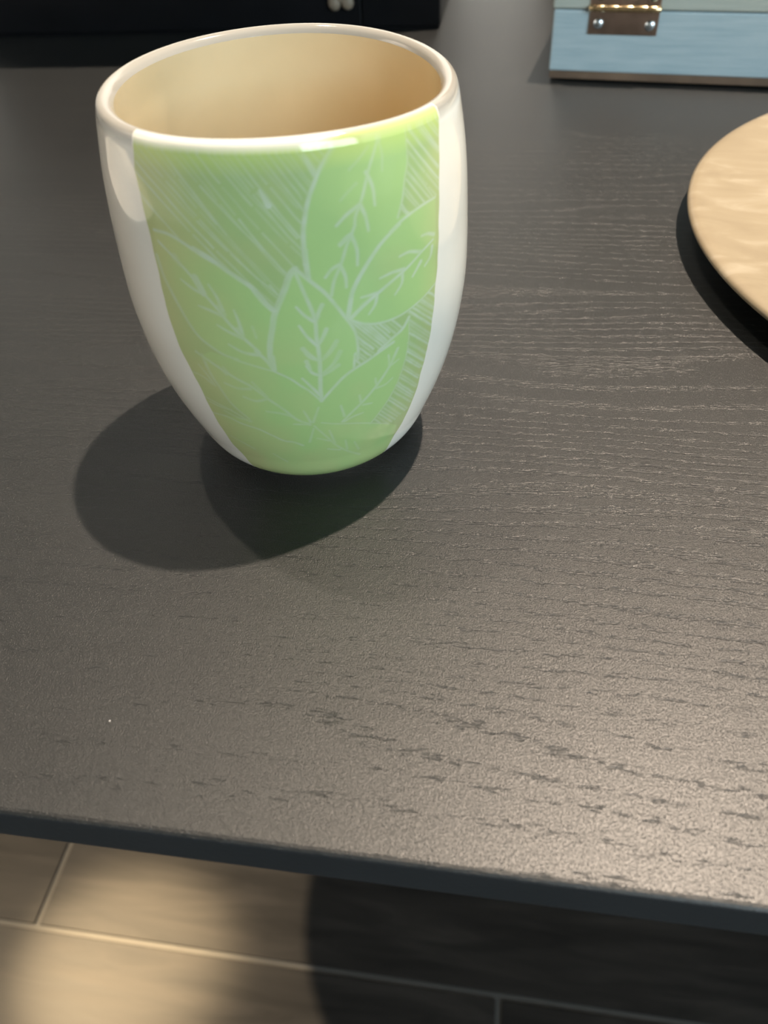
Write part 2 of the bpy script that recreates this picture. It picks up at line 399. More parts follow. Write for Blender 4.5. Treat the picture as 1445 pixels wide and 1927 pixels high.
# green panel: pigment brushed on the clay, leaves and hatching scratched through it
ART = json.loads(r'''{"S":[[6.0,9.0,0.75,[[-1251,996],[-1292,979],[-1347,950],[-1377,927],[-1409,901],[-1435,868],[-1453,833],[-1458,800],[-1458,764],[-1455,797],[-1455,771],[-1453,735]]],[3.0,5.0,0.45,[[-866,987],[-869,966],[-877,926],[-904,898],[-930,860],[-968,823]]],[4.0,9.0,0.75,[[-699,830],[-799,828],[-886,821],[-965,810],[-1018,797],[-959,808],[-1021,794],[-1079,777],[-1126,757],[-1175,732],[-1216,707],[-1248,680],[-1260,657],[-1277,622]]],[3.0,6.0,0.75,[[-720,624],[-804,609],[-895,597],[-985,589],[-1064,588],[-1140,592],[-1202,601],[-1266,618]]],[11.0,9.0,0.6,[[-1511,758],[-1537,747],[-1563,722],[-1596,692],[-1628,664],[-1660,615],[-1683,572],[-1689,528],[-1680,548],[-1680,508]]],[7.0,5.0,0.7,[[-1511,758],[-1476,742],[-1432,721],[-1385,698],[-1336,664],[-1295,632],[-1266,609],[-1242,581],[-1234,542],[-1237,508],[-1248,526],[-1260,486]]],[7.0,6.0,0.7,[[-924,574],[-965,551],[-1038,535],[-1117,514],[-1023,524],[-1105,512],[-1184,496],[-1248,484],[-1310,468],[-1371,441],[-1450,399]]],[3.0,4.0,0.45,[[-924,574],[-921,531],[-930,472],[-936,458],[-980,386],[-1035,335],[-1099,292],[-1143,266]]],[3.0,3.0,0.5,[[-1461,319],[-1371,305],[-1257,290],[-1131,266],[-994,232]]],[5.0,10.0,0.75,[[-2238,821],[-2136,820],[-2054,807],[-1969,788],[-1896,773],[-2007,800],[-1925,783],[-1855,761],[-1791,741],[-1727,720],[-1672,684],[-1718,714],[-1683,688],[-1636,665]]],[8.0,4.0,0.42,[[-2252,763],[-2226,711],[-2194,680],[-2153,642],[-2118,612],[-2071,581],[-2004,559],[-1937,542],[-1867,534],[-1885,535],[-1759,516],[-1680,504]]],[4.0,5.0,0.6,[[-1680,504],[-1599,479],[-1543,452],[-1528,446],[-1450,399]]],[7.0,5.0,0.3,[[-2080,529],[-2060,478],[-2022,431],[-1984,385],[-1899,335]]],[4.0,6.0,0.45,[[-2168,323],[-2060,326],[-1961,309],[-1858,296],[-1777,272],[-1698,249],[-1663,247],[-1599,229]]],[5.0,6.0,0.55,[[-1035,989],[-1067,963],[-1102,936],[-1155,883],[-1169,871],[-1202,841],[-1202,835],[-1222,817],[-1251,795],[-1280,764],[-1289,755],[-1330,720],[-1350,687]]],[4.0,4.0,0.2,[[-1105,931],[-1146,884]]],[3.5,8.0,0.8,[[-732,737],[-828,722],[-921,702],[-1015,685],[-1105,667],[-1193,645],[-1266,621]]],[6.0,8.0,0.65,[[-1511,750],[-1485,708],[-1453,658],[-1441,628],[-1444,595],[-1441,564],[-1438,526],[-1438,528],[-1444,482],[-1450,438],[-1450,399]]],[7.0,6.0,0.5,[[-997,499],[-1041,458],[-1120,409],[-1207,366],[-1295,328],[-1333,309]]],[5.0,7.0,0.6,[[-2220,798],[-2124,767],[-2031,727],[-1984,695],[-1920,660],[-1873,628],[-1823,601],[-1747,558],[-1756,561],[-1709,534],[-1683,508]]],[6.0,6.0,0.38,[[-2115,534],[-2025,511],[-1969,495],[-1902,475],[-1826,455],[-1750,418],[-1672,381],[-1593,336],[-1531,319]]],[5.0,4.0,0.28,[[-1035,984],[-1023,961],[-1032,926]]],[5.0,4.0,0.28,[[-1093,977],[-1137,961],[-1204,941]]],[5.0,4.0,0.28,[[-1175,913],[-1219,901],[-1263,886]]],[16.0,8.0,0.5,[[-1035,990],[-1035,981]]],[7.0,5.0,0.65,[[-1120,930],[-1096,904],[-1091,863]]],[7.0,5.0,0.65,[[-1169,871],[-1237,857],[-1295,838]]],[7.0,5.0,0.65,[[-1166,870],[-1146,845],[-1137,814]]],[7.0,5.0,0.65,[[-1225,815],[-1260,808],[-1289,798]]],[7.0,5.0,0.65,[[-1228,814],[-1204,780],[-1207,745]]],[7.0,5.0,0.65,[[-1295,754],[-1272,724],[-1272,700]]],[7.0,5.0,0.65,[[-1295,754],[-1336,747],[-1371,731]]],[7.0,5.0,0.65,[[-1231,813],[-1260,803],[-1286,795]]],[7.0,4.0,0.7,[[-828,724],[-918,737],[-971,735]]],[7.0,4.0,0.7,[[-723,748],[-775,758],[-819,760]]],[7.0,4.0,0.7,[[-740,722],[-755,701],[-802,685]]],[7.0,4.0,0.7,[[-831,701],[-863,687],[-892,674]]],[7.0,4.0,0.7,[[-948,701],[-1023,704],[-1091,700]]],[7.0,4.0,0.7,[[-959,697],[-962,672],[-1009,648]]],[7.0,4.0,0.7,[[-1108,667],[-1155,667],[-1199,667]]],[7.0,4.0,0.7,[[-1114,664],[-1126,642],[-1164,621]]],[9.0,9.0,0.35,[[-1123,665],[-1202,645]]],[4.0,7.0,0.75,[[-1526,670],[-1491,648],[-1447,631]]],[4.0,7.0,0.75,[[-1523,624],[-1491,595],[-1444,568]]],[4.0,7.0,0.75,[[-1511,515],[-1482,492],[-1444,482]]],[4.0,7.0,0.75,[[-1540,479],[-1496,449],[-1458,421]]],[8.0,6.0,0.55,[[-1400,668],[-1423,649],[-1438,632]]],[8.0,6.0,0.55,[[-1391,607],[-1415,585],[-1441,568]]],[8.0,6.0,0.55,[[-1520,564],[-1482,542],[-1444,525]]],[8.0,6.0,0.55,[[-1517,564],[-1488,539],[-1441,526]]],[8.0,6.0,0.55,[[-1508,528],[-1493,504]]],[9.0,6.0,0.35,[[-1345,571],[-1380,549],[-1432,526]]],[9.0,6.0,0.35,[[-1356,561],[-1397,538],[-1435,524]]],[9.0,6.0,0.35,[[-1330,541],[-1368,512],[-1432,486]]],[9.0,6.0,0.35,[[-1345,504],[-1385,492],[-1432,481]]],[16.0,8.0,0.4,[[-1438,642],[-1438,631]]],[4.0,6.0,0.45,[[-1056,491],[-1050,472],[-1047,455]]],[4.0,6.0,0.45,[[-988,464],[-1041,455]]],[4.0,6.0,0.45,[[-1134,432],[-1131,421],[-1120,406]]],[4.0,6.0,0.45,[[-1021,411],[-1067,399],[-1126,398]]],[4.0,6.0,0.45,[[-1231,392],[-1219,362]]],[4.0,6.0,0.45,[[-1149,349],[-1204,353]]],[4.0,6.0,0.45,[[-1342,371],[-1321,329]]],[4.0,6.0,0.45,[[-1204,323],[-1272,318],[-1321,308]]],[4.0,8.0,0.5,[[-2112,721],[-2051,705],[-1984,695]]],[4.0,8.0,0.5,[[-1952,720],[-1917,690],[-1899,661]]],[4.0,8.0,0.5,[[-2031,664],[-1969,657],[-1902,647]]],[4.0,8.0,0.5,[[-1838,664],[-1820,629],[-1815,601]]],[4.0,8.0,0.5,[[-1943,622],[-1882,607],[-1817,595]]],[4.0,8.0,0.5,[[-1899,574],[-1823,555],[-1750,551]]],[5.0,5.0,0.25,[[-1756,625],[-1744,597]]],[14.0,12.0,0.6,[[-2025,732],[-2001,708],[-1990,697]]],[14.0,10.0,0.3,[[-2127,771],[-2104,757]]],[10.0,10.0,0.4,[[-1925,668],[-1896,651]]],[12.0,10.0,0.35,[[-1835,615],[-1817,597]]],[5.0,7.0,0.3,[[-1993,505],[-1955,484]]],[5.0,7.0,0.3,[[-1981,454],[-1908,443],[-1835,446]]],[5.0,7.0,0.3,[[-1885,416],[-1820,406],[-1753,415]]],[5.0,7.0,0.3,[[-1771,371],[-1677,363],[-1625,353]]],[5.0,7.0,0.3,[[-1812,468],[-1750,422]]],[5.0,7.0,0.3,[[-1963,505],[-1943,489]]],[4.0,6.0,0.3,[[-2188,462],[-2127,459],[-2069,441]]],[4.0,6.0,0.3,[[-2162,382],[-2066,368],[-1975,349],[-1905,325]]],[4.0,6.0,0.3,[[-2112,233],[-2036,216],[-1961,195]]],[4.0,6.0,0.3,[[-1829,183],[-1747,143]]],[4.0,6.0,0.3,[[-2144,368],[-2077,361],[-2001,358]]],[4.0,6.0,0.3,[[-2054,348],[-1975,333],[-1893,326]]],[4.0,6.0,0.3,[[-2124,495],[-2086,469],[-2054,438]]],[4.0,6.0,0.38,[[-1508,310],[-1432,253],[-1374,209],[-1272,160],[-1184,129]]],[4.0,6.0,0.38,[[-1499,256],[-1415,236]]],[4.0,6.0,0.38,[[-1418,283],[-1385,223]]],[4.0,6.0,0.38,[[-1435,199],[-1347,183]]],[4.0,6.0,0.38,[[-1312,225],[-1295,179]]],[4.0,6.0,0.38,[[-1245,205],[-1202,160]]],[4.0,6.0,0.38,[[-1628,323],[-1531,318]]],[4.0,6.0,0.38,[[-1558,371],[-1526,326]]],[4.0,6.0,0.38,[[-1601,339],[-1531,315]]],[4.0,6.0,0.38,[[-1470,378],[-1511,325]]],[4.0,6.0,0.38,[[-1514,299],[-1549,243]]],[5.0,11.0,0.9,[[-1631,921],[-1616,908],[-1599,893]]],[8.0,11.0,0.6,[[-1412,979],[-1391,961],[-1368,943]]],[9.0,11.0,0.3,[[-1251,994],[-1315,966],[-1362,944]]],[2.4,3.3,0.58,[[-2299,886],[-2223,864],[-2153,843],[-2092,820],[-2071,811]]],[3.6,2.2,0.44,[[-2305,894],[-2229,870],[-2159,845],[-2127,833]]],[4.0,2.4,0.57,[[-2320,933],[-2238,913],[-2165,891],[-2101,870],[-2039,847],[-2010,835]]],[3.7,3.3,0.51,[[-1990,828],[-1934,805],[-1882,781],[-1829,758],[-1815,750]]],[3.0,3.3,0.6,[[-2308,953],[-2229,931],[-2156,910],[-2092,887],[-2031,864],[-1975,841],[-1920,818],[-1893,805]]],[3.9,2.7,0.42,[[-1876,798],[-1823,774],[-1774,750],[-1724,724],[-1672,700],[-1622,674],[-1622,674]]],[2.3,2.5,0.33,[[-2314,971],[-2232,951],[-2162,930],[-2095,910],[-2034,887],[-1975,866],[-1975,866]]],[2.7,3.2,0.58,[[-1958,858],[-1902,835],[-1850,813],[-1823,801]]],[3.9,3.0,0.52,[[-1806,794],[-1756,771],[-1707,747],[-1654,724],[-1604,700],[-1596,695]]],[2.3,3.1,0.43,[[-2317,993],[-2238,970],[-2165,947],[-2130,937]]],[3.3,3.0,0.47,[[-2109,928],[-2045,906],[-1990,881],[-1961,870]]],[2.3,2.6,0.57,[[-1943,861],[-1888,837],[-1838,813],[-1785,787],[-1736,761],[-1695,740]]],[2.6,3.3,0.34,[[-1680,731],[-1631,704],[-1604,691]]],[2.4,2.6,0.41,[[-2279,1000],[-2203,979],[-2136,956],[-2071,933],[-2010,910],[-1955,886],[-1955,886]]],[2.8,2.6,0.27,[[-1934,878],[-1882,854],[-1829,830],[-1780,805],[-1730,781],[-1680,755],[-1631,730],[-1613,721]]],[2.5,3.7,0.3,[[-2206,1000],[-2136,976],[-2071,951],[-2054,943]]],[2.4,3.7,0.51,[[-2031,936],[-1975,910],[-1920,886],[-1867,860],[-1858,856]]],[2.9,2.9,0.28,[[-1841,847],[-1791,821],[-1742,794],[-1692,768],[-1645,740],[-1596,712],[-1587,708]]],[4.2,3.8,0.5,[[-2156,1000],[-2089,974],[-2031,947],[-1972,920],[-1920,893],[-1867,864],[-1817,835],[-1817,835]]],[2.4,2.5,0.32,[[-1800,825],[-1753,795],[-1704,765],[-1657,735],[-1657,735]]],[3.8,2.6,0.56,[[-1639,725],[-1601,698]]],[4.0,2.6,0.35,[[-2106,1000],[-2042,979],[-1984,956],[-1937,936]]],[3.4,2.4,0.51,[[-1920,928],[-1864,904],[-1812,881],[-1762,857],[-1712,833],[-1663,808],[-1616,783],[-1566,757],[-1540,744]]],[2.8,2.7,0.31,[[-2057,1000],[-1996,977],[-1940,951],[-1885,926],[-1844,903]]],[2.3,2.5,0.41,[[-1826,894],[-1777,868],[-1727,841],[-1677,814],[-1631,785],[-1584,757],[-1549,738]]],[4.0,2.4,0.36,[[-2007,1000],[-1949,976],[-1896,948],[-1844,921],[-1794,894],[-1762,876]]],[3.8,2.9,0.55,[[-1744,866],[-1698,837],[-1651,807],[-1601,778],[-1555,747],[-1546,742]]],[3.5,2.5,0.61,[[-1955,1000],[-1899,976],[-1847,948],[-1820,936]]],[2.7,3.0,0.31,[[-1806,927],[-1753,901],[-1707,874],[-1657,847],[-1657,847]]],[2.9,2.6,0.45,[[-1642,838],[-1593,811],[-1546,783],[-1505,758]]],[2.6,3.8,0.5,[[-1896,1000],[-1844,979],[-1791,953],[-1742,928],[-1695,903],[-1677,894]]],[3.3,3.2,0.28,[[-1660,887],[-1613,861],[-1566,834],[-1534,817]]],[3.2,3.7,0.27,[[-1517,808],[-1467,780],[-1461,775]]],[4.0,2.7,0.32,[[-1855,1000],[-1806,974],[-1753,950],[-1707,926],[-1657,900],[-1607,876],[-1561,850],[-1514,823],[-1464,795],[-1464,795]]],[4.0,3.0,0.42,[[-1817,999],[-1768,971],[-1718,944],[-1680,921]]],[3.1,3.0,0.5,[[-1663,913],[-1616,886],[-1569,857],[-1523,828],[-1473,800],[-1458,790]]],[2.3,3.0,0.42,[[-1788,999],[-1742,971],[-1692,944],[-1660,927]]],[2.9,3.0,0.56,[[-1645,917],[-1596,890],[-1549,863],[-1502,834],[-1485,824]]],[2.5,3.7,0.55,[[-1747,997],[-1701,969],[-1654,940],[-1604,911],[-1561,881],[-1514,851],[-1473,825]]],[2.5,2.3,0.47,[[-1707,994],[-1657,969],[-1610,941],[-1596,933]]],[3.8,3.0,0.47,[[-1578,924],[-1531,897],[-1485,868],[-1453,850]]],[3.3,3.8,0.26,[[-1663,994],[-1616,969],[-1569,943],[-1520,916],[-1473,888],[-1464,884]]],[2.9,3.6,0.45,[[-1634,997],[-1587,969],[-1540,940],[-1493,911],[-1447,881],[-1441,876]]],[2.8,2.5,0.48,[[-1590,996],[-1543,966],[-1496,936],[-1450,906],[-1444,900]]],[3.6,3.8,0.38,[[-1555,996],[-1508,967],[-1461,938],[-1415,908],[-1409,904]]],[3.7,2.4,0.31,[[-1526,996],[-1479,969],[-1432,941],[-1394,918]]],[3.2,3.1,0.36,[[-1493,993],[-1447,963],[-1400,931],[-1391,927]]],[2.9,3.2,0.53,[[-1453,993],[-1406,963],[-1368,938]]],[2.5,2.7,0.27,[[-1418,991],[-1371,963],[-1356,953]]],[4.0,3.4,0.47,[[-1388,991],[-1342,964],[-1333,960]]],[2.9,3.2,0.57,[[-1353,994],[-1312,971]]],[4.7,3.9,0.53,[[-942,840],[-907,820],[-907,820]]],[3.6,3.5,0.67,[[-939,847],[-904,825],[-898,823]]],[4.4,3.2,0.36,[[-918,870],[-886,851],[-848,831],[-842,827]]],[4.4,3.4,0.38,[[-910,878],[-877,858],[-840,837],[-819,827]]],[4.1,3.0,0.36,[[-883,904],[-848,886],[-810,867],[-769,848],[-732,831]]],[3.9,3.2,0.62,[[-895,894],[-860,874],[-825,854],[-784,831],[-775,827]]],[3.8,3.0,0.52,[[-883,908],[-848,890],[-810,870],[-772,848],[-734,830]]],[4.8,4.5,0.32,[[-877,926],[-842,907],[-804,888],[-764,868],[-758,866]]],[3.8,4.3,0.37,[[-743,858],[-699,837],[-691,833]]],[3.5,3.8,0.47,[[-877,927],[-845,907],[-810,886],[-769,863],[-729,840],[-714,831]]],[4.6,4.9,0.37,[[-869,950],[-834,931],[-799,911],[-767,894]]],[4.9,4.6,0.35,[[-755,888],[-711,866],[-664,843],[-664,843]]],[3.6,3.0,0.77,[[-863,969],[-828,950],[-793,931],[-752,911],[-711,890],[-664,868],[-659,866]]],[4.5,3.0,0.33,[[-863,970],[-828,950],[-793,928],[-755,907],[-714,884],[-670,861],[-664,857]]],[4.8,3.5,0.62,[[-854,991],[-816,973],[-781,954],[-743,936],[-702,916],[-656,894],[-647,890]]],[5.3,3.1,0.51,[[-842,991],[-807,971],[-769,950],[-732,928],[-691,906],[-653,887]]],[4.5,2.9,0.44,[[-804,996],[-764,977],[-726,959],[-682,938],[-638,918],[-638,918]]],[5.2,4.9,0.67,[[-784,997],[-746,977],[-705,957],[-661,936],[-632,921]]],[3.4,4.1,0.71,[[-764,997],[-723,976],[-682,954],[-638,931],[-629,927]]],[4.9,4.1,0.57,[[-723,999],[-682,979],[-635,957],[-618,950]]],[4.9,3.5,0.48,[[-699,1000],[-656,979],[-615,959]]],[4.3,3.6,0.73,[[-644,997],[-603,977]]],[4.8,4.2,0.73,[[-778,612],[-737,597],[-726,591]]],[4.2,3.6,0.36,[[-810,607],[-769,589],[-729,572],[-729,572]]],[5.4,4.7,0.51,[[-828,605],[-793,589],[-752,572],[-732,564]]],[4.3,4.1,0.77,[[-834,604],[-799,589],[-758,572],[-729,561]]],[5.4,4.1,0.53,[[-845,602],[-810,588],[-772,572],[-734,558]]],[5.4,4.6,0.43,[[-875,599],[-840,585],[-802,569],[-764,554],[-734,541]]],[4.7,4.1,0.65,[[-898,595],[-863,581],[-828,565],[-787,548],[-746,531],[-737,526]]],[4.4,4.4,0.76,[[-918,589],[-886,575],[-851,559],[-813,544],[-772,525],[-743,514]]],[3.9,3.4,0.5,[[-930,589],[-898,577],[-863,562],[-825,546],[-787,529],[-743,512],[-743,512]]],[5.2,4.6,0.44,[[-924,567],[-892,552],[-854,535],[-816,518],[-772,499],[-749,489]]],[5.4,4.5,0.35,[[-918,554],[-883,538],[-848,522],[-807,504],[-764,485],[-755,481]]],[4.9,4.1,0.34,[[-918,541],[-883,525],[-845,508],[-804,491],[-758,471],[-758,471]]],[5.1,3.9,0.68,[[-918,528],[-883,514],[-842,496],[-802,479],[-755,459],[-755,459]]],[5.4,4.4,0.39,[[-921,504],[-883,486],[-842,468],[-799,448],[-767,433]]],[4.6,4.2,0.43,[[-927,502],[-889,485],[-848,468],[-804,448],[-764,431]]],[5.5,3.1,0.48,[[-924,482],[-883,464],[-842,445],[-796,423],[-781,416]]],[4.3,3.2,0.77,[[-927,476],[-889,459],[-848,441],[-802,421],[-778,411]]],[5.3,4.1,0.52,[[-930,459],[-889,441],[-848,422],[-802,401],[-781,392]]],[4.5,3.0,0.75,[[-933,452],[-895,435],[-854,416],[-804,395],[-804,395]]],[4.0,3.6,0.38,[[-948,435],[-907,416],[-866,396],[-816,373],[-796,365]]],[3.0,3.5,0.73,[[-950,426],[-912,409],[-869,389],[-819,366],[-802,359]]],[4.6,3.3,0.41,[[-965,411],[-924,392],[-880,371],[-828,346],[-799,332]]],[3.8,4.0,0.5,[[-968,402],[-927,383],[-883,363],[-834,340],[-804,328]]],[4.6,4.6,0.6,[[-974,385],[-933,363],[-886,342],[-834,316],[-813,308]]],[5.2,3.6,0.68,[[-985,379],[-945,359],[-898,336],[-842,310],[-813,296]]],[3.3,4.5,0.51,[[-994,372],[-953,352],[-907,330],[-857,308],[-813,289]]],[4.6,4.6,0.44,[[-1003,361],[-962,340],[-915,319],[-860,293],[-819,275]]],[4.1,4.4,0.5,[[-1021,343],[-980,323],[-930,299],[-875,272],[-834,252]]],[3.2,4.7,0.72,[[-1029,335],[-988,315],[-939,290],[-886,265],[-854,250]]],[5.0,4.6,0.32,[[-1047,322],[-1006,300],[-959,276],[-904,249],[-892,245]]],[4.5,3.8,0.39,[[-1061,312],[-1021,292],[-974,269],[-918,242],[-918,242]]],[4.5,4.6,0.45,[[-1079,306],[-1035,283],[-988,260],[-933,233],[-933,233]]],[4.2,4.0,0.55,[[-1091,296],[-1050,276],[-1003,252],[-959,230]]],[3.9,4.5,0.32,[[-1099,285],[-1058,265],[-1012,240],[-985,227]]],[4.6,3.1,0.48,[[-1114,278],[-1073,256],[-1058,247]]],[4.7,3.8,0.64,[[-1038,588],[-1012,575],[-985,561],[-965,551]]],[3.2,4.0,0.33,[[-1064,588],[-1038,575],[-1012,561],[-985,546],[-985,546]]],[3.6,4.9,0.51,[[-1093,589],[-1070,577],[-1044,562],[-1018,548],[-1009,542]]],[4.5,3.4,0.76,[[-1114,591],[-1091,578],[-1064,564],[-1050,555]]],[4.4,4.4,0.61,[[-1140,591],[-1117,578],[-1091,565],[-1067,551],[-1041,536],[-1041,536]]],[5.5,4.0,0.68,[[-1175,597],[-1152,584],[-1129,571],[-1105,557],[-1079,542],[-1067,535]]],[4.3,3.6,0.65,[[-1199,599],[-1175,588],[-1152,575],[-1129,562],[-1105,549],[-1079,535],[-1067,529]]],[5.2,4.6,0.66,[[-1237,609],[-1213,598],[-1193,588],[-1169,575],[-1146,564],[-1123,551],[-1096,538],[-1076,526]]],[5.0,3.8,0.66,[[-1263,614],[-1239,602],[-1219,591],[-1196,579],[-1175,568],[-1152,555],[-1126,542],[-1102,529],[-1088,522]]],[3.3,3.0,0.44,[[-1248,594],[-1228,582],[-1207,571],[-1184,558],[-1161,546],[-1134,532],[-1111,519],[-1105,516]]],[5.1,4.7,0.72,[[-1239,574],[-1219,562],[-1196,549],[-1172,538],[-1149,525],[-1149,525]]],[3.4,3.3,0.54,[[-1239,562],[-1216,549],[-1193,536],[-1172,526]]],[5.2,3.1,0.33,[[-1166,522],[-1140,508],[-1137,506]]],[3.2,4.2,0.7,[[-1234,542],[-1210,531],[-1187,518],[-1161,505],[-1158,502]]],[4.4,3.4,0.48,[[-1234,526],[-1210,514],[-1187,501],[-1184,499]]],[5.4,3.7,0.53,[[-1234,516],[-1210,504],[-1196,495]]],[5.0,4.2,0.75,[[-1251,508],[-1228,494],[-1225,492]]]],"leaf":[[[-1251,996],[-1292,979],[-1347,950],[-1377,927],[-1409,901],[-1435,868],[-1453,833],[-1458,800],[-1458,764],[-1455,797],[-1455,771],[-1453,735],[-1432,721],[-1385,698],[-1336,664],[-1295,632],[-1277,622],[-1260,657],[-1248,680],[-1216,707],[-1175,732],[-1126,757],[-1079,777],[-1021,794],[-959,808],[-1018,797],[-965,810],[-886,821],[-799,828],[-699,830],[-968,823],[-930,860],[-904,898],[-877,926],[-869,966],[-866,987],[-866,987],[-880,999],[-1029,993]],[[-699,830],[-799,828],[-886,821],[-965,810],[-1018,797],[-959,808],[-1021,794],[-1079,777],[-1126,757],[-1175,732],[-1216,707],[-1248,680],[-1260,657],[-1277,622],[-1266,618],[-1202,601],[-1140,592],[-1064,588],[-985,589],[-895,597],[-804,609],[-720,624]],[[-1511,758],[-1537,747],[-1563,722],[-1596,692],[-1628,664],[-1660,615],[-1683,572],[-1689,528],[-1680,548],[-1680,508],[-1599,479],[-1543,452],[-1528,446],[-1450,399],[-1450,399],[-1371,441],[-1310,468],[-1260,486],[-1248,526],[-1237,508],[-1234,542],[-1242,581],[-1266,609],[-1295,632],[-1336,664],[-1385,698],[-1432,721],[-1476,742],[-1511,758]],[[-924,574],[-965,551],[-1038,535],[-1117,514],[-1023,524],[-1105,512],[-1184,496],[-1248,484],[-1310,468],[-1371,441],[-1450,399],[-1461,319],[-1371,305],[-1257,290],[-1131,266],[-994,232],[-1143,266],[-1099,292],[-1035,335],[-980,386],[-936,458],[-930,472],[-921,531],[-924,574]],[[-2238,821],[-2136,820],[-2054,807],[-1969,788],[-1896,773],[-2007,800],[-1925,783],[-1855,761],[-1791,741],[-1727,720],[-1672,684],[-1718,714],[-1683,688],[-1636,665],[-1628,664],[-1660,615],[-1683,572],[-1689,528],[-1680,548],[-1680,508],[-1680,504],[-1759,516],[-1885,535],[-1867,534],[-1937,542],[-2004,559],[-2071,581],[-2118,612],[-2153,642],[-2194,680],[-2226,711],[-2252,763]],[[-2019,545],[-1885,535],[-1759,516],[-1680,504],[-1680,504],[-1599,479],[-1543,452],[-1528,446],[-1450,399],[-1461,319],[-1520,325],[-1599,229],[-1663,247],[-1698,249],[-1777,272],[-1858,296],[-1961,309],[-2060,326],[-2168,323],[-1899,335],[-1984,385],[-2022,431],[-2060,478],[-2080,529]],[[-2168,323],[-2060,326],[-1961,309],[-1858,296],[-1777,272],[-1698,249],[-1663,247],[-1599,229],[-1520,323],[-1461,319],[-1371,305],[-1257,290],[-1131,266],[-994,232],[-892,197],[-869,90],[-1239,0],[-1680,59],[-2007,46],[-2258,63]]],"L":[[-2320,1000],[-2323,937],[-2296,866],[-2270,781],[-2261,714],[-2267,638],[-2244,565],[-2214,499],[-2182,429],[-2165,353],[-2162,273],[-2156,183],[-2112,122]],"R":[[-586,999],[-641,891],[-682,758],[-696,665],[-711,628],[-740,535],[-755,445],[-784,371],[-796,286],[-828,192],[-872,146],[-898,92]]}''')
def edge(key):
    a = np.array(ART[key], float)/1000.0
    a = a[np.argsort(a[:, 1])]; return a[:, 1], a[:, 0]
sL, tL = edge('L'); sR, tR = edge('R')
NC, NR = 380, 580
sv = np.linspace(0.036, 0.985, NR)
lip_s = np.array([q[0] for q in LIP[1:5]]); lip_i = np.array([q[1] for q in LIP[1:5]]); lip_d = np.array([q[2] for q in LIP[1:5]])
PAD = 0.010
wob = lambda s, k: 0.003*np.sin(31*s + k) + 0.002*np.sin(77*s + 2*k)
def bounds(s):
    return np.interp(s, sL, tL) + wob(s, 1.0), np.interp(s, sR, tR) + wob(s, 4.0)
l0, r0 = bounds(sv)
fr = np.linspace(0, 1, NC)
T = (l0 - PAD)[:, None]*(1-fr) + (r0 + PAD)[:, None]*fr
S = np.repeat(sv[:, None], NC, 1)
X = T*4.1; Y = S*9.75                                 # wall coordinates in cm
line = np.zeros_like(T)
for w0, w1, amp, pts in ART['S']:
    q = np.array([p for k, p in enumerate(pts) if k == 0 or p != pts[k-1]], float)/1000.0*[4.1, 9.75]
    if len(q) < 2: continue
    # resample into a smooth curve
    if len(q) > 2:
        d = np.r_[0, np.cumsum(np.hypot(*np.diff(q, axis=0).T))]; u = np.linspace(0, d[-1], 3*len(q))
        tx = np.gradient(q[:, 0], d); ty = np.gradient(q[:, 1], d)
        i = np.clip(np.searchsorted(d, u) - 1, 0, len(d)-2); h = d[i+1]-d[i]; k = (u-d[i])/h
        H = lambda v, m: (2*k**3-3*k**2+1)*v[i] + (k**3-2*k**2+k)*h*m[i] + (-2*k**3+3*k**2)*v[i+1] + (k**3-k**2)*h*m[i+1]
        q = np.stack([H(q[:, 0], tx), H(q[:, 1], ty)], -1)
    n = len(q) - 1
    for j in range(n):
        a, b = q[j], q[j+1]
        wa = (w0 + (w1-w0)*j/n)/78/2; wb = (w0 + (w1-w0)*(j+1)/n)/78/2
        m = max(wa, wb) + 0.05
        r_lo = np.searchsorted(sv*9.75, min(a[1], b[1]) - m); r_hi = np.searchsorted(sv*9.75, max(a[1], b[1]) + m)
        if r_hi <= r_lo: continue
        xs = X[r_lo:r_hi]; ys = Y[r_lo:r_hi]
        ab = b - a; L2 = max(ab @ ab, 1e-9)
        t = np.clip(((xs-a[0])*ab[0] + (ys-a[1])*ab[1])/L2, 0, 1)
        dd = np.hypot(xs - a[0] - t*ab[0], ys - a[1] - t*ab[1])
        w = wa + (wb-wa)*t
        val = amp*np.clip((w + 0.022 - dd)/0.044, 0, 1)
        line[r_lo:r_hi] = np.maximum(line[r_lo:r_hi], val)
def in_poly(poly):
    q = np.array(poly, float)/1000.0*[4.1, 9.75]; c = np.zeros(X.shape, bool)
    for k in range(len(q)):
        (x1, y1), (x2, y2) = q[k], q[k-1]
        if y1 == y2: continue
        c ^= ((y1 > Y) != (y2 > Y)) & (X < (x2-x1)*(Y-y1)/(y2-y1) + x1)
    return c
leaf = np.zeros(X.shape, bool)
for pl in ART['leaf']: leaf |= in_poly(pl)
rng = np.random.default_rng(3)
def smooth_noise(nr, nc):
    g = rng.random((nr, nc)); yi = np.linspace(0, nr-1.001, NR); xi = np.linspace(0, nc-1.001, NC)
    y0 = yi.astype(int); x0 = xi.astype(int); fy = (yi-y0)[:, None]; fx = (xi-x0)[None]
    fy = fy*fy*(3-2*fy); fx = fx*fx*(3-2*fx)
    return (g[y0][:, x0]*(1-fy)*(1-fx) + g[y0+1][:, x0]*fy*(1-fx) + g[y0][:, x0+1]*(1-fy)*fx + g[y0+1][:, x0+1]*fy*fx)
nz = smooth_noise(16, 10); nz2 = smooth_noise(60, 40)
line = np.clip(line*(0.72 + 0.5*nz2), 0, 1)
C_leaf = np.array([0.335, 0.49, 0.195]); C_hatch = np.array([0.31, 0.42, 0.18]); C_yel = np.array([0.46, 0.45, 0.215])
C_line = np.array([0.455, 0.53, 0.395]); C_white = np.array([0.68, 0.655, 0.585])
lf = leaf.astype(float)
